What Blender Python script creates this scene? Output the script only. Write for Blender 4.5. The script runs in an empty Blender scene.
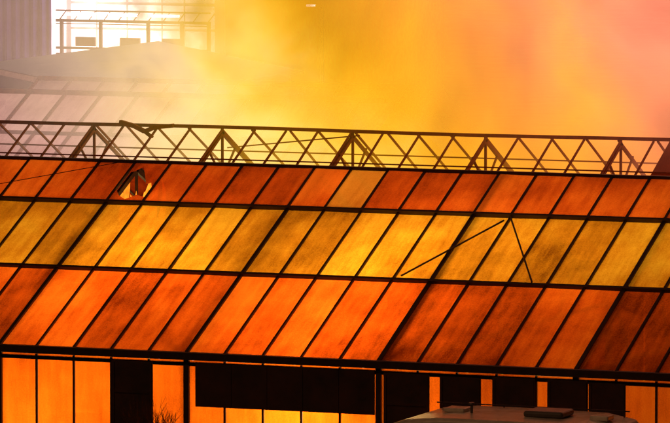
import bpy, math, random
from mathutils import Vector, Matrix
random.seed(7)
S = bpy.context.scene
S.view_settings.view_transform = 'Standard'
S.view_settings.look = 'None'
S.view_settings.exposure = 0

# ---------------------------------------------------------------- helpers
class MB:
    def __init__(s): s.v=[]; s.f=[]; s.val=[]
    def quad(s, pts, val=0.0):
        n=len(s.v); s.v += [tuple(p) for p in pts]; s.f.append(tuple(range(n,n+len(pts)))); s.val.append(val)
    def box(s, lo, hi):
        x0,y0,z0=lo; x1,y1,z1=hi
        n=len(s.v)
        s.v += [(x0,y0,z0),(x1,y0,z0),(x1,y1,z0),(x0,y1,z0),(x0,y0,z1),(x1,y0,z1),(x1,y1,z1),(x0,y1,z1)]
        for f in ((0,3,2,1),(4,5,6,7),(0,1,5,4),(1,2,6,5),(2,3,7,6),(3,0,4,7)):
            s.f.append(tuple(n+i for i in f)); s.val.append(0.0)
    def beam(s, a, b, w, h=None, up=(0,0,1)):
        h = h or w
        a=Vector(a); b=Vector(b); d=(b-a).normalized(); up=Vector(up)
        if abs(d.dot(up))>0.98: up=Vector((0,1,0))
        r=d.cross(up).normalized(); u=r.cross(d).normalized()
        n=len(s.v)
        for p in (a,b):
            for sx,sy in ((-1,-1),(1,-1),(1,1),(-1,1)):
                s.v.append(tuple(p+r*(sx*w/2)+u*(sy*h/2)))
        for f in ((0,3,2,1),(4,5,6,7),(0,1,5,4),(1,2,6,5),(2,3,7,6),(3,0,4,7)):
            s.f.append(tuple(n+i for i in f)); s.val.append(0.0)
    def tube(s, a, b, r0, r1=None, seg=10, caps=True):
        r1 = r0 if r1 is None else r1
        a=Vector(a); b=Vector(b); d=(b-a).normalized()
        up=Vector((0,0,1)) if abs(d.z)<.95 else Vector((0,1,0))
        r=d.cross(up).normalized(); u=r.cross(d).normalized(); n=len(s.v)
        for p,rad in ((a,r0),(b,r1)):
            for i in range(seg):
                t=2*math.pi*i/seg
                s.v.append(tuple(p+(r*math.cos(t)+u*math.sin(t))*rad))
        for i in range(seg):
            j=(i+1)%seg
            s.f.append((n+i,n+j,n+seg+j,n+seg+i)); s.val.append(0.0)
        if caps:
            s.f.append(tuple(n+i for i in range(seg))[::-1]); s.val.append(0.0)
            s.f.append(tuple(n+seg+i for i in range(seg))); s.val.append(0.0)
    def obj(s, name, mat, parent=None, bevel=0, smooth=False):
        me=bpy.data.meshes.new(name); me.from_pydata(s.v,[],s.f); me.update()
        at=me.attributes.new("pane",'FLOAT','FACE')
        at.data.foreach_set("value", s.val)
        me.materials.append(mat)
        o=bpy.data.objects.new(name,me); S.collection.objects.link(o)
        if parent: o.parent=parent
        if bevel:
            m=o.modifiers.new("b",'BEVEL'); m.width=bevel; m.segments=3; m.limit_method='ANGLE'
        if smooth:
            for p in me.polygons: p.use_smooth=True
        return o
def empty(name, parent=None):
    o=bpy.data.objects.new(name,None); S.collection.objects.link(o)
    if parent: o.parent=parent
    return o

def newmat(name):
    m=bpy.data.materials.new(name); m.use_nodes=True
    nt=m.node_tree; nt.nodes.clear()
    return m,nt,nt.nodes,nt.links
def math_node(N,L,op,a,b=None,c=None,clamp=False):
    n=N.new('ShaderNodeMath'); n.operation=op; n.use_clamp=clamp
    for i,x in enumerate((a,b,c)):
        if x is None: continue
        if isinstance(x,(int,float)): n.inputs[i].default_value=x
        else: L.new(x,n.inputs[i])
    return n.outputs[0]
def noise(N,L,vec,scale,detail=3,rough=.5,stretch=None):
    if stretch:
        mp=N.new('ShaderNodeVectorMath'); mp.operation='MULTIPLY'; L.new(vec,mp.inputs[0]); mp.inputs[1].default_value=stretch
        vec=mp.outputs[0]
    n=N.new('ShaderNodeTexNoise'); n.inputs['Scale'].default_value=scale; n.inputs['Detail'].default_value=detail
    n.inputs['Roughness'].default_value=rough; L.new(vec,n.inputs['Vector'])
    return n.outputs[0]
def ramp(N,L,fac,stops):
    r=N.new('ShaderNodeValToRGB'); L.new(fac,r.inputs[0])
    e=r.color_ramp.elements
    while len(e)<len(stops): e.new(.5)
    for i,(p,c) in enumerate(stops):
        e[i].position=p; e[i].color=(c[0],c[1],c[2],1) if not isinstance(c,(int,float)) else (c,c,c,1)
    return r.outputs[0]
def maprange(N,L,v,a,b,c,d,smooth=False):
    m=N.new('ShaderNodeMapRange'); 
    if smooth: m.interpolation_type='SMOOTHSTEP'
    L.new(v,m.inputs[0])
    for i,x in enumerate((a,b,c,d)): m.inputs[i+1].default_value=x
    return m.outputs[0]

def simple(name,c0,c1,rough=.6,metal=0,scale=3,stretch=None):
    m,nt,N,L=newmat(name)
    g=N.new('ShaderNodeNewGeometry'); n=noise(N,L,g.outputs['Position'],scale,5,.6,stretch)
    col=ramp(N,L,n,[(.3,c0),(.7,c1)])
    b=N.new('ShaderNodeBsdfPrincipled'); L.new(col,b.inputs['Base Color'])
    b.inputs['Roughness'].default_value=rough; b.inputs['Metallic'].default_value=metal
    o=N.new('ShaderNodeOutputMaterial'); L.new(b.outputs[0],o.inputs[0]); return m

def glass(name, c_lo, c_hi, clear=.18, dirt=.5, var=.16):
    m,nt,N,L=newmat(name)
    g=N.new('ShaderNodeNewGeometry'); P=g.outputs['Position']
    a=N.new('ShaderNodeAttribute'); a.attribute_name='pane'
    # dirt runs down the slope, algae blotches, and fine speckle; slightly different on every pane
    of=N.new('ShaderNodeVectorMath'); of.operation='MULTIPLY_ADD'
    cx=N.new('ShaderNodeCombineXYZ'); 
    for i in range(3): L.new(a.outputs['Fac'],cx.inputs[i])
    L.new(cx.outputs[0],of.inputs[0]); of.inputs[1].default_value=(3,1.4,1.4); L.new(P,of.inputs[2])
    streak=noise(N,L,of.outputs[0],1.0,4,.6,(7,.9,.9))
    blot=noise(N,L,P,.5,4,.55)
    blot2=noise(N,L,of.outputs[0],1.6,3,.6)
    fine=noise(N,L,P,34,2,.8)
    t=math_node(N,L,'MULTIPLY_ADD',streak,.26,math_node(N,L,'MULTIPLY_ADD',blot,.60,math_node(N,L,'MULTIPLY_ADD',blot2,.14,math_node(N,L,'MULTIPLY',fine,.26))))
    t=math_node(N,L,'ADD',t,math_node(N,L,'MULTIPLY',math_node(N,L,'SUBTRACT',a.outputs['Fac'],.5),var))
    t=math_node(N,L,'SUBTRACT',t,.025)
    k=tuple(x*(1-dirt)*(.8 if i else 1) for i,x in enumerate(c_lo))
    col=ramp(N,L,t,[(.42,k),(.60,c_lo),(.80,c_hi)])
    tr=N.new('ShaderNodeBsdfTranslucent'); L.new(col,tr.inputs[0])
    df=N.new('ShaderNodeBsdfDiffuse'); L.new(col,df.inputs[0])
    tp=N.new('ShaderNodeBsdfTransparent'); L.new(col,tp.inputs[0])
    gl=N.new('ShaderNodeBsdfGlossy'); gl.inputs['Roughness'].default_value=.12; gl.inputs[0].default_value=(.8,.8,.8,1)
    m1=N.new('ShaderNodeMixShader'); m1.inputs[0].default_value=.12; L.new(tr.outputs[0],m1.inputs[1]); L.new(df.outputs[0],m1.inputs[2])
    m2=N.new('ShaderNodeMixShader'); m2.inputs[0].default_value=clear; L.new(m1.outputs[0],m2.inputs[1]); L.new(tp.outputs[0],m2.inputs[2])
    m3=N.new('ShaderNodeMixShader'); m3.inputs[0].default_value=.04; L.new(m2.outputs[0],m3.inputs[1]); L.new(gl.outputs[0],m3.inputs[2])
    o=N.new('ShaderNodeOutputMaterial'); L.new(m3.outputs[0],o.inputs[0]); return m

def emis(name,col,st,lo=.6,hi=1.3,sc=1.2):
    m,nt,N,L=newmat(name)
    g=N.new('ShaderNodeNewGeometry'); n=noise(N,L,g.outputs['Position'],sc,3)
    e=N.new('ShaderNodeEmission'); e.inputs[0].default_value=(*col,1)
    L.new(maprange(N,L,n,.3,.7,st*lo,st*hi),e.inputs[1])
    o=N.new('ShaderNodeOutputMaterial'); L.new(e.outputs[0],o.inputs[0]); return m

M_frame = simple('frame_steel',(.014,.006,.005),(.04,.015,.010),.6,.2,6)
M_rust  = simple('burnt_steel',(.12,.030,.012),(.26,.07,.022),.8,.1,8)
M_board = simple('dark_board',(.014,.005,.004),(.05,.014,.008),.8,0,2.5)
M_soil  = simple('ground_soil',(.045,.035,.028),(.10,.08,.06),.95,0,.8)
G_vent  = glass('glass_vent',(.60,.085,.010),(.95,.20,.025),.16,.6,.18)
G_mid   = glass('glass_yellow',(.62,.24,.014),(.98,.53,.045),.20,.66,.12)  # middle row tinted yellower than the rows above and below
G_low   = glass('glass_lower',(.62,.088,.007),(.98,.205,.018),.16,.68,.18)
G_amber = glass('glass_amber',(.75,.28,.04),(.98,.42,.07),.25,.4,.1)
G_wall  = glass('glass_wall',(.8,.15,.008),(.98,.27,.018),.12,.5,.12)
G_pale  = glass('glass_pale',(.62,.45,.40),(.92,.74,.66),.25,.35)
G_sooty = glass('glass_sooty',(.16,.03,.01),(.3,.06,.02),.05,.5)

# ---------------------------------------------------------------- ground
g=MB(); g.quad([(-900,-400,0),(900,-400,0),(900,1400,0),(-900,1400,0)]); g.obj('ground',M_soil)

# ---------------------------------------------------------------- front greenhouse
AL=math.radians(25); ca,sa=math.cos(AL),math.sin(AL)
EZ=3.0; W=.78; X0=-1.0
s_l2,s_l1,s_r=2.92,5.50,7.12
def rp(x,s,off=0.0):
    return Vector((x, s*ca - off*sa, EZ + s*sa + off*ca))
RY,RZ=s_r*ca, EZ+s_r*sa
def fp(x,s,off=0.0):
    return Vector((x, RY + s*ca + off*sa, RZ - s*sa + off*ca))
GH=empty('greenhouse')
n0,n1=-26,20
XL,XR=X0+n0*W, X0+n1*W
nrm=(0,-sa,ca)
fr=MB(); pr=MB(); tr=MB()
panes={'vent':MB(),'mid':MB(),'low':MB(),'far':MB(),'amber':MB()}
for k in range(n0,n1+1):
    x=X0+k*W
    main = (k%5==0)
    w=.075 if main else .042
    fr.beam(rp(x,-.06,.012),rp(x,s_l1,.012),w,.06,nrm)
    fr.beam(rp(x,s_l1,.05),rp(x,s_r,.05),.044,.05,nrm)
    fr.beam(fp(x,0,.012),fp(x,s_r,.012),.042,.06,(0,sa,ca))
def addpane(mb,fn,xa,xb,s0,s1,off,val,skip=False):
    j=lambda: random.uniform(-.008,.008)
    mb.quad([fn(xa,s0,off+j()),fn(xb,s0,off+j()),fn(xb,s1,off+j()),fn(xa,s1,off+j())],val)
hole=(-5,); gone=(1,)
for k in range(n0,n1):
    xa=X0+k*W+.02; xb=X0+(k+1)*W-.02
    addpane(panes['low'],rp,xa,xb,.0,s_l2-.03,0,random.random())
    addpane(panes['mid'],rp,xa,xb,s_l2+.03,s_l1-.03,0,random.random())
    v=random.random()
    if k in hole:
        for pts in ([(0,0),(1,0),(1,.12),(.7,.18),(.45,.06),(.2,.15),(0,.3)],[(0,1),(0,.74),(.15,.78),(.3,.9),(.55,.66),(.75,.45),(.86,.5),(1,.35),(1,1)]):
            panes['vent'].quad([rp(xa+(xb-xa)*a, s_l1+.03+(s_r-s_l1-.06)*b, .045) for a,b in pts],v)
    elif k in gone: addpane(panes['amber'],rp,xa,xb,s_l1+.03,s_r-.03,.045,v)
    else: addpane(panes['vent'],rp,xa,xb,s_l1+.03,s_r-.03,.045,v)
    for q in range(3):
        addpane(panes['far'],fp,xa,xb,q*s_r/3+.02,(q+1)*s_r/3-.02,0,random.random())
pr.beam(rp(XL,s_l2,.03),rp(XR,s_l2,.03),.075,.07,nrm)
pr.beam(rp(XL,s_l1,.03),rp(XR,s_l1,.03),.065,.10,nrm)
pr.beam((XL,RY,RZ+.04),(XR,RY,RZ+.04),.12,.085)
pr.beam((XL,-.07,EZ-.05),(XR,-.07,EZ-.05),.16,.14)
pr.beam((XL,0,EZ-.21),(XR,0,EZ-.21),.07,.07)
for s in (2.4,4.8): pr.beam(fp(XL,s,-.05),fp(XR,s,-.05),.06,.08)
fr.obj('glazing_bars',M_frame,GH); pr.obj('purlins_ridge_gutter',M_frame,GH)
panes['low'].obj('roof_glass_lower',G_low,GH)
panes['mid'].obj('roof_glass_middle',G_mid,GH)
panes['vent'].obj('ridge_vents',G_vent,GH)
panes['amber'].obj('amber_vent',G_amber,GH)  # single vent pane in amber-tinted glass
panes['far'].obj('roof_glass_far_side',G_vent,GH)
for k in range(n0,n1+1):
    if k%5: continue
    x=X0+k*W
    tr.beam(rp(x,0,-.10),rp(x,s_r,-.10),.06,.10,nrm)
    tr.beam(fp(x,0,-.10),fp(x,s_r,-.10),.06,.10,(0,sa,ca))
    tr.beam((x,0,EZ-.1),(x,2*RY,EZ-.1),.06,.08)
    for s in (2.4,4.8):
        tr.beam(rp(x,s,-.1),(x,s*ca+.9,EZ-.1),.05); tr.beam(fp(x,s_r-s,-.1),(x,2*RY-s*ca-.9,EZ-.1),.05)
    tr.beam((x,RY,EZ-.1),(x,RY,RZ-.1),.05)
    tr.beam((x,.0,0),(x,.0,EZ-.12),.11,.11)
    tr.beam((x,2*RY,0),(x,2*RY,EZ-.05),.11,.11)
xq=X0+5*W
tr.beam(rp(xq-.62,s_l2+.10,.07),rp(xq+.72,s_l1-.25,.07),.028)
tr.beam(rp(xq+.8,s_l1-.1,.07),rp(xq+2.05,s_l2+.05,.07),.028)
tr.beam(rp(-8.2,s_l1+.1,.11),rp(-5.1,s_r-.1,.11),.014)
tr.obj('trusses_posts',M_frame,GH)

# front wall
wl=MB(); wg=MB()
zt=EZ-.14
for k in range(n0,n1+1):
    x=X0+k*W
    wl.beam((x,-.02,.45),(x,-.02,zt),.036,.05,(0,1,0))
for k in range(n0,n1):
    xa=X0+k*W+.02; xb=xa+W-.04
    wg.quad([(xa,0.0,.45),(xb,0.0,.45),(xb,0.0,zt),(xa,0.0,zt)],random.random())
wl.beam((XL,-.02,.45),(XR,-.02,.45),.09,.07)
wl.beam((XL,-.02,1.35),(XR,-.02,1.35),.05,.05)
wl.obj('wall_bars',M_frame,GH)
wg.obj('wall_glass',G_wall,GH)
bw=MB(); bw.box((XL,-.08,0),(XR,.08,.42)); bw.obj('base_wall',simple('concrete',(.2,.18,.16),(.32,.29,.26),.9),GH)
bd=MB()
bd.box((-.79,-.10,2.0),(2.84,-.06,2.84))
for i in range(1,5): bd.box((-.79+i*.726-.012,-.112,2.0),(-.79+i*.726+.012,-.102,2.84))
for a,b,t_,bt_ in ((-2.53,-1.68,.05,.47),(3.02,3.93,.06,.47),(4.14,4.95,.08,.47),(5.18,6.02,.05,.47),(6.26,7.05,.05,.47),(7.07,7.78,.07,1.5)):
    bd.box((a,-.085,bt_),(b,-.055,zt-t_))
    bd.box((a+.02,-.10,bt_+.1),(a+.06,-.087,zt-t_-.03)); bd.box((b-.06,-.10,bt_+.1),(b-.02,-.087,zt-t_-.03))
    bd.box((a+.065,-.10,2.2),(b-.065,-.087,2.26))
bd.obj('wall_boards',M_board,GH)
ge=MB()
for x in (XL,XR):
    ge.quad([(x,0,0),(x,2*RY,0),(x,2*RY,EZ),(x,RY,RZ),(x,0,EZ)],.4)
ge.obj('gable_glass',G_low,GH)
ow=MB()
for k in range(n0,n1): ow.quad([(X0+k*W+.02,2*RY,.4),(X0+(k+1)*W-.02,2*RY,.4),(X0+(k+1)*W-.02,2*RY,EZ),(X0+k*W+.02,2*RY,EZ)],random.random())
ow.obj('rear_wall_glass',G_low,GH)
be=MB()
for y0 in (1.0,3.2,7.5,10):
    be.box((XL+1,y0,.75),(XR-1,y0+1.3,.80))
    x=XL+1.2
    while x<XR-1: be.beam((x,y0+.1,0),(x,y0+.1,.75),.05); be.beam((x,y0+1.2,0),(x,y0+1.2,.75),.05); x+=1.9
be.obj('staging_benches',M_frame,GH)
# flames licking up under the broken vent
fl=MB()
def flame(cx,cy,z0,h,r):
    seg,lev=8,8; ang=random.uniform(0,6.28); n=len(fl.v)
    for l in range(lev+1):
        t=l/lev; rad=r*max(0,math.sin(math.pi*(.3+.7*t)))**.8+.002
        ox=.10*h*math.sin(ang+t*4)*t; oy=.04*math.cos(ang+t*5)*t
        for i in range(seg):
            a_=2*math.pi*i/seg; rr=rad*random.uniform(.75,1.2)
            fl.v.append((cx+ox+rr*math.cos(a_),cy+oy+rr*math.sin(a_),z0+h*t))
    for l in range(lev):
        for i in range(seg):
            j=(i+1)%seg; fl.f.append((n+l*seg+i,n+l*seg+j,n+(l+1)*seg+j,n+(l+1)*seg+i)); fl.val.append(0)
for i in range(14): flame(-4.72+random.uniform(-.5,.45),6.3+random.uniform(-.12,.12),4.3,random.uniform(1.05,1.5),random.uniform(.07,.13))
fl.obj('flames',emis('flame',(1,.26,.015),1.15,.4,1.9,5),None,0,True)

# ---------------------------------------------------------------- burnt-out greenhouse frame behind
BG=empty('burnt_greenhouse_frame')
bRY,bRZ,bH=18.5,5.85,5.0
bt=math.radians(27); cb,sb=math.cos(bt),math.sin(bt); bS=bH/cb
def q1(x,s,o=0): return Vector((x,bRY-s*cb-o*sb,bRZ-s*sb+o*cb))
def q2(x,s,o=0): return Vector((x,bRY+s*cb+o*sb,bRZ-s*sb+o*cb))
b=MB()
BXL,BXR=-30,16
k=0; x=BXL
while x<BXR:
    sag=lambda: random.uniform(-.07,.07)
    b.beam(q1(x+sag(),0),q1(x+sag(),bS),.035,.045); 
    if random.random()>.06: b.beam(q2(x+sag(),0),q2(x+sag(),bS),.035,.045)
    if k%4==0:
        z0=bRZ-bS*sb
        b.beam(q1(x,0,-.08),q1(x,bS,-.08),.06,.07); b.beam(q2(x,0,-.08),q2(x,bS,-.08),.06,.07)
        b.beam((x,bRY,bRZ),(x,bRY,z0),.05)
        b.beam((x,bRY-bH,z0),(x,bRY+bH,z0),.07)
        for t in (.9,):
            b.beam((x,bRY,bRZ-1.1),q1(x,t),.04); b.beam((x,bRY,bRZ-1.1),q2(x,t),.04)
        b.beam((x,bRY-bH,0),(x,bRY-bH,z0),.1); b.beam((x,bRY+bH,0),(x,bRY+bH,z0),.1)
    k+=1; x+=.78
x=BXL; prev=None
while x<=BXR:
    p_=Vector((x,bRY,bRZ+.03+.012*math.sin(x*.6)))
    if prev is not None: b.beam(prev,p_,.065,.075)
    prev=p_; x+=1.15
for s in (1.35,3.4): b.beam(q1(BXL,s,.04),q1(BXR,s,.04),.03); b.beam(q2(BXL,s,.04),q2(BXR,s,.04),.03)
b.beam(q2(-8.5,1.2,.05),q1(-4.8,.2,.05),.03)
p=[(-10.6,bRY-.1,bRZ+.10),(-10.25,bRY-.12,bRZ+.02),(-10.0,bRY-.1,bRZ-.1),(-9.75,bRY-.12,bRZ+.0),(-9.3,bRY-.1,bRZ+.05)]
for a_,b_ in zip(p,p[1:]): b.beam(a_,b_,.12,.09)
b.beam((-10.0,bRY-.1,bRZ-.1),(-9.8,bRY-.15,bRZ-.22),.10,.05)
b.obj('burnt_frame',M_rust,BG)
sg=MB()
x=2.3
while x<BXR-.8:
    sg.quad([q1(x+.02,0,.02),q1(x+.76,0,.02),q1(x+.76,bS,.02),q1(x+.02,bS,.02)],random.random()); x+=.78
sg.obj('remaining_sooty_glass',G_sooty,BG)

# ---------------------------------------------------------------- greenhouses further back
def back_house(ry,rz,half,pitch,xl,xr):
    E=empty('greenhouse'); f=MB(); gl=MB()
    t=math.radians(pitch); c,s_=math.cos(t),math.sin(t); SL=half/c
    A=lambda x,s,o=0: Vector((x,ry-s*c-o*s_,rz-s*s_+o*c))
    B=lambda x,s,o=0: Vector((x,ry+s*c+o*s_,rz-s*s_+o*c))
    x=xl; i=0
    while x<xr:
        f.beam(A(x,0,.02),A(x,SL,.02),.07); f.beam(B(x,0,.02),B(x,SL,.02),.07)
        for q in range(3):
            s0,s1=q*SL/3+.02,(q+1)*SL/3-.02
            gl.quad([A(x+.03,s0),A(x+.95,s0),A(x+.95,s1),A(x+.03,s1)],random.random())
            gl.quad([B(x+.03,s0),B(x+.95,s0),B(x+.95,s1),B(x+.03,s1)],random.random())
        if i%4==0:
            for yy in (ry-half,ry+half): f.beam((x,yy,0),(x,yy,rz-half*s_/c),.1)
        x+=.98; i+=1
    f.beam((xl,ry,rz+.03),(xr,ry,rz+.03),.14,.12)
    for q in (1,2,3): f.beam(A(xl,q*SL/3,.03),A(xr,q*SL/3,.03),.09); f.beam(B(xl,q*SL/3,.03),B(xr,q*SL/3,.03),.09)
    f.obj('frame',M_rust,E); gl.obj('roof_glass',G_pale,E)
back_house(30.5,5.7,5.6,25,-40,-9)
back_house(43,5.2,5.6,25,-24,-13)

# ---------------------------------------------------------------- shed with dark gable
M_shedroof=simple('shed_roof',(.05,.022,.028),(.10,.05,.05),.8,0,2,(1,.2,1))
SH=empty('storage_shed')
s=MB()
ax,az=-29.0,5.1; ex0,ex1,ez=-34.5,-24.2,4.3
for y in (50,62):
    s.quad([(ex0+.3,y,0),(ex1-.3,y,0),(ex1-.3,y,ez-.05),(ax,y,az-.12),(ex0+.3,y,ez-.05)])
s.box((ex0+.28,50.01,0),(ex0+.32,61.99,ez-.05)); s.box((ex1-.32,50.01,0),(ex1-.28,61.99,ez-.05))
s.obj('walls',simple('shed_wall',(.06,.03,.035),(.12,.06,.06),.9),SH)
r=MB()
r.beam((ex0,56,ez),(ax,56,az),12.8,.08,(0,0,1)) ; r.beam((ax,56,az),(ex1,56,ez),12.8,.08,(0,0,1))
r.obj('roof',M_shedroof,SH)
r=MB(); r.beam((ex0,49.5,ez-.05),(ax,49.5,az-.05),.06,.14,(0,0,1)); r.beam((ax,49.5,az-.05),(ex1,49.5,ez-.05),.06,.14,(0,0,1))
r.obj('barge_boards',simple('pale_fascia',(.4,.3,.3),(.55,.42,.4),.6),SH)

# ---------------------------------------------------------------- lit industrial building
IB=empty('warehouse_building')
BY=75.0
c=MB()
x=-60.0
while x<-38.3:
    c.quad([(x,BY,0),(x+.12,BY-.10,0),(x+.12,BY-.10,10),(x,BY,10)])
    c.quad([(x+.12,BY-.10,0),(x+.20,BY-.10,0),(x+.20,BY-.10,10),(x+.12,BY-.10,10)])
    c.quad([(x+.20,BY-.10,0),(x+.32,BY,0),(x+.32,BY,10),(x+.20,BY-.10,10)])
    x+=.32
c.obj('corrugated_cladding',simple('cladding',(.06,.035,.20),(.13,.08,.36),.5,.3,1.5),IB)
c=MB(); c.box((-60,BY+.1,0),(-32.2,BY+20,10)); c.obj('hall',simple('hall_wall',(.5,.42,.4),(.65,.55,.5),.7),IB)
c=MB(); c.box((-38.25,BY-.3,0),(-37.85,BY,10)); c.obj('corner_pilaster',emis('pilaster_glow',(1,.9,.95),3),IB)  # pilaster's brightness is put in as emission; it is no lamp
c=MB()
wx=[-37.7,-36.75,-35.65,-34.4,-33.6,-32.5]
for a_,b_ in zip(wx,wx[1:]):
    for z0,z1 in ((3.95,4.72),(4.80,5.55),(5.65,6.6),(6.7,7.7)):
        c.box((a_+.05,BY-.05,z0),(b_-.05,BY+.05,z1))
c.obj('lit_windows',emis('lit_interior',(1,.84,.82),5.0,.3,1.6,.9),IB)
c=MB()
for z,t in ((5.38,.05),(5.05,.09),(4.95,.03),(4.15,.08),(3.95,.06)): c.beam((-37.8,BY-.9,z),(-32.3,BY-.9,z),.08,t)
for xx in (-37.6,-36.2,-34.5,-33.3,-32.35): c.beam((xx,BY-.9,0),(xx,BY-.9,5.1),.10,.10)
for i in range(11): c.beam((-37.7+i*.53,BY-.9,5.05),(-37.43+i*.53,BY-.9,5.38),.03)
for xx in (-36.9,-35.3,-33.8): c.box((xx-.35,BY-.6,4.2),(xx+.35,BY-.5,4.5))
c.obj('gantry',simple('gantry_paint',(.10,.05,.04),(.22,.11,.09),.6),IB)
c=MB()
for xx in (-36.9,-35.4,-33.9): c.box((xx-.5,BY-.95,5.22),(xx+.5,BY-.85,5.30))
c.obj('flood_lamps',emis('lamp_white',(.95,.9,1),25),IB)

# distant street lamp
SLm=empty('street_lamp'); c=MB()
c.tube((-25.1,66,0),(-25.1,66,6.1),.08,.05); c.tube((-25.1,66,6.1),(-25.1,65.2,6.2),.04,.03)
c.obj('pole',M_frame,SLm)
c=MB(); c.box((-25.2,65.0,6.14),(-24.98,65.2,6.2)); c.obj('lantern',emis('lantern_glow',(1,.9,.8),5000),SLm)

# ---------------------------------------------------------------- caravan
CV=empty('caravan')
cx0,cx1,cy0,cy1,ct=4.25,9.05,-4.2,-2.0,2.52
def prof(x0,x1,z0,z1):
    return [(x0+.05,z0),(x1-.02,z0),(x1,z0+.5),(x1-.08,z1-.45),(x1-.35,z1-.12),(x1-.9,z1-.02),(x1-2.4,z1),(x0+1.4,z1-.0),(x0+.75,z1-.06),(x0+.3,z1-.22),(x0+.08,z1-.6),(x0,z0+.5)]
P=prof(cx0,cx1,.42,ct); body=MB(); n=len(P)
rows=[(cy0,.96,0),(cy0+.10,1.0,0),(cy1-.10,1.0,0),(cy1,.96,0)]
cxm,czm=(cx0+cx1)/2,1.4
for yy,sc,_ in rows:
    for (px,pz) in P: body.v.append((cxm+(px-cxm)*sc,yy,czm+(pz-czm)*sc))
for rr in range(3):
    for i in range(n):
        j=(i+1)%n; body.f.append((rr*n+i,rr*n+j,(rr+1)*n+j,(rr+1)*n+i)); body.val.append(0)
body.f.append(tuple(range(n))[::-1]); body.f.append(tuple(3*n+i for i in range(n))); body.val+= [0,0]
M_car=simple('caravan_paint',(.38,.32,.25),(.68,.60,.50),.25,0,3)
body.obj('body',M_car,CV,.03)
M_win=simple('dark_glass',(.01,.01,.012),(.02,.02,.02),.08,0,1)
M_pl=simple('hatch_plastic',(.05,.04,.035),(.10,.08,.07),.4,0,5)
c=MB()
for a,b_ in ((4.75,5.75),(6.1,7.1),(7.7,8.6)): c.box((a,cy0-.02,1.25),(b_,cy0+.03,1.95))
c.obj('windows',M_win,CV,.015)
c=MB(); c.box((7.2,cy0-.012,.5),(7.6,cy0+.03,2.2)); c.obj('door',M_car,CV,.01)
c=MB(); c.box((7.0,-3.4,ct-.01),(7.75,-2.75,ct+.11)); c.obj('roof_hatch',M_pl,CV,.05)
c=MB(); c.box((5.4,-3.2,ct-.01),(5.8,-2.8,ct+.07)); c.box((8.15,-3.1,ct-.06),(8.5,-2.75,ct+.04)); c.obj('small_roof_vents',M_car,CV,.03)
c=MB(); c.tube((5.95,-3.2,ct-.02),(5.95,-3.2,ct+.16),.025); c.tube((5.95,-3.2,ct+.16),(5.95,-3.2,ct+.19),.06,.05); c.obj('flue',M_pl,CV)
c=MB()
c.beam((4.9,-2.2,ct+.04),(8.6,-2.2,ct+.03),.02)
for xx in (5.0,6.2,7.4,8.5): c.beam((xx,-2.2,ct-.08),(xx,-2.2,ct+.03),.02)
c.obj('roof_rails',M_frame,CV)
c=MB()
for yy in (cy0+.02,cy1-.22): c.tube((6.5,yy,.33),(6.5,yy+.2,.33),.33,.33,24)
c.obj('wheels',M_board,CV)
c=MB(); c.beam((cx0,-3.5,.42),(cx0-1.2,-3.1,.42),.07); c.beam((cx0,-2.7,.42),(cx0-1.2,-3.1,.42),.07); c.tube((cx0-1.15,-3.1,0),(cx0-1.15,-3.1,.5),.04)
c.obj('drawbar',M_frame,CV)

# ---------------------------------------------------------------- bare shrub by the wall
sh=MB()
def twig(p,d,l,r,dep):
    q=p+d*l; sh.tube(p,q,r,r*.6,5,False)
    if dep==0: return
    for _ in range(random.choice((2,3))):
        nd=(d+Vector((random.uniform(-.5,.5),random.uniform(-.3,.3),random.uniform(-.1,.4)))).normalized()
        twig(q,nd,l*random.uniform(.6,.85),r*.6,dep-1)
for i in range(6):
    twig(Vector((-1.45+random.uniform(-.15,.15),-.5,0)),Vector((random.uniform(-.18,.18),0,1)).normalized(),.74,.022,4)
sh.obj('bare_shrub',M_board)

# ---------------------------------------------------------------- smoke; its firelit glow is put in as emission colour
m,nt,N,L=newmat('smoke')
geo=N.new('ShaderNodeNewGeometry'); P=geo.outputs['Position']
sx=N.new('ShaderNodeSeparateXYZ'); L.new(P,sx.inputs[0]); X,Y,Z=sx.outputs
nc=N.new('ShaderNodeTexNoise'); nc.inputs['Scale'].default_value=.16; nc.inputs['Detail'].default_value=1; L.new(P,nc.inputs['Vector'])
nb=nc.outputs[0]
wv=N.new('ShaderNodeVectorMath'); wv.operation='MULTIPLY_ADD'
L.new(nc.outputs[1],wv.inputs[0]); wv.inputs[1].default_value=(7,7,7); L.new(P,wv.inputs[2])
nm=noise(N,L,wv.outputs[0],.42,3,.6)
xw=math_node(N,L,'ADD',X,math_node(N,L,'MULTIPLY',math_node(N,L,'SUBTRACT',nb,.5),8))
xw=math_node(N,L,'ADD',xw,math_node(N,L,'MULTIPLY',math_node(N,L,'SUBTRACT',nm,.5),8))
f=maprange(N,L,xw,-22,2,0,1)
fz=math_node(N,L,'ADD',f,math_node(N,L,'MULTIPLY',math_node(N,L,'SUBTRACT',Z,7.0),.04))
col=ramp(N,L,fz,[(0,(.45,.20,.22)),(.26,(1.0,.58,.50)),(.37,(1.25,.88,.42)),(.52,(1.2,.68,.035)),(.66,(.98,.40,.007)),(.82,(1.0,.30,.05)),(.97,(1.0,.27,.15))])
dens=ramp(N,L,f,[(0,.005),(.20,.008),(.31,.06),(.44,.35),(.56,.6),(1,.6)])
nn=maprange(N,L,nm,.36,.64,.05,2.0)
e1=maprange(N,L,Y,16.5,25,0,1,True); e2=maprange(N,L,Y,62,70,1,0,True); e3=maprange(N,L,Z,15,23,1,0,True)
e4=maprange(N,L,X,12,24,1,0,True); e5=maprange(N,L,X,-54,-44,0,1,True)
D=math_node(N,L,'MULTIPLY',dens,nn)
for e in (e1,e2,e3,e4,e5): D=math_node(N,L,'MULTIPLY',D,e)
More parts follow.
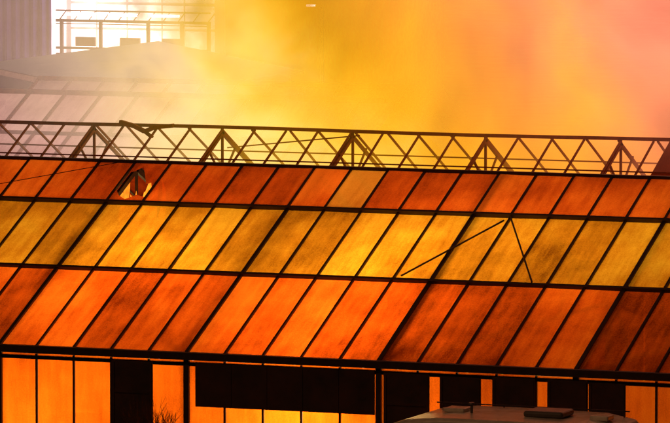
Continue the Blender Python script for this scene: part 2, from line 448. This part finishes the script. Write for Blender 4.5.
ab=N.new('ShaderNodeVolumeAbsorption'); ab.inputs[0].default_value=(0,0,0,1); L.new(D,ab.inputs['Density'])
em=N.new('ShaderNodeEmission'); L.new(col,em.inputs[0])
br=math_node(N,L,'MULTIPLY',maprange(N,L,nb,.35,.65,.85,1.2),maprange(N,L,nm,.32,.68,1.7,.42))
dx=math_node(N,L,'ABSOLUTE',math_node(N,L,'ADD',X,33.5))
gl_=math_node(N,L,'MULTIPLY',maprange(N,L,dx,1,5,1,0,True),maprange(N,L,Y,60,70,0,1,True))  # floodlight scattered in smoke by the building, put in as extra emission
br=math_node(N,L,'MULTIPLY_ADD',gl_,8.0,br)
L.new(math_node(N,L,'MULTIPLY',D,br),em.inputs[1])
ad=N.new('ShaderNodeAddShader'); L.new(ab.outputs[0],ad.inputs[0]); L.new(em.outputs[0],ad.inputs[1])
o=N.new('ShaderNodeOutputMaterial'); L.new(ad.outputs[0],o.inputs['Volume'])
m.cycles.volume_step_rate=1.5
c=MB(); c.box((-55,16.5,.05),(25,70,24)); c.obj('glowing_smoke_plume',m)

# ---------------------------------------------------------------- lights
def pt(name,loc,col,pw,rad=.6):
    l=bpy.data.lights.new(name,'POINT'); l.color=col; l.energy=pw; l.shadow_soft_size=rad
    o=bpy.data.objects.new(name,l); o.location=loc; S.collection.objects.link(o)
FC=(1,.70,.22)
for (x,y,z,p,r_) in ((-9.5,4.2,1.3,190,.6),(-6.2,2.4,1.5,150,.6),(-3.4,3.6,3.0,240,.4),(-4.2,1.2,1.6,90,.4),(-.8,4.2,1.5,230,.6),(1.5,1.6,1.7,430,.4),(1.9,3.9,3.1,210,.4),(4.6,4.8,2.4,240,.5),(7.4,5.0,3.2,95,.4),(10.5,4,1.3,90,.6),
                     (-13,4,1.3,300,.6),(0,8.5,1.3,350,.6),(-7,8.0,1.3,400,.6),(5,9,1.3,230,.6)):
    pt('fire_light',(x,y,z),FC,p,r_)
for (x,y,z,p) in ((-22,30,1.5,520),(-16,30,1.5,480),(-19,42,1.5,700)): pt('pane_fill_light',(x,y,z),(1,.70,.66),p)  # added fill inside the back greenhouses to brighten their pale panes
a=bpy.data.lights.new('flood_light','AREA'); a.shape='RECTANGLE'; a.size=6; a.size_y=1; a.energy=1500; a.color=(1,.85,.85)
o=bpy.data.objects.new('flood_light',a); o.location=(-33,BY-3,8.5); S.collection.objects.link(o)
o.rotation_euler=(Vector((-20,32,4))-Vector(o.location)).to_track_quat('-Z','Y').to_euler()

# ---------------------------------------------------------------- world + weak glow light
w=bpy.data.worlds.new("World"); S.world=w; w.use_nodes=True
nt=w.node_tree; bgN=nt.nodes['Background']; sky=nt.nodes.new('ShaderNodeTexSky'); sky.sky_type='NISHITA'; sky.sun_disc=False
sky.sun_elevation=math.radians(3); sky.sun_rotation=math.radians(200)
nt.links.new(sky.outputs[0],bgN.inputs[0]); bgN.inputs[1].default_value=.002
sl=bpy.data.lights.new('fire_glow_fill','SUN'); sl.energy=.4; sl.angle=math.radians(.5); sl.color=(1,.48,.22)  # added orange fill for surrounding fire glow, brightens the caravan
o=bpy.data.objects.new('fire_glow_fill',sl); o.rotation_euler=(math.radians(45),0,math.radians(-20)); S.collection.objects.link(o)

# ---------------------------------------------------------------- camera
th,ph=math.radians(22),math.radians(4.8)
d=Vector((-math.sin(th)*math.cos(ph),math.cos(th)*math.cos(ph),-math.sin(ph)))
T=Vector((0,4.98,5.32))
cam=bpy.data.cameras.new('camera'); co=bpy.data.objects.new('camera',cam); S.collection.objects.link(co)
co.location=T-d*115; co.rotation_euler=d.to_track_quat('-Z','Y').to_euler()
cam.sensor_width=36; cam.lens=36*5877/670; cam.clip_end=3000; cam.clip_start=1
S.camera=co
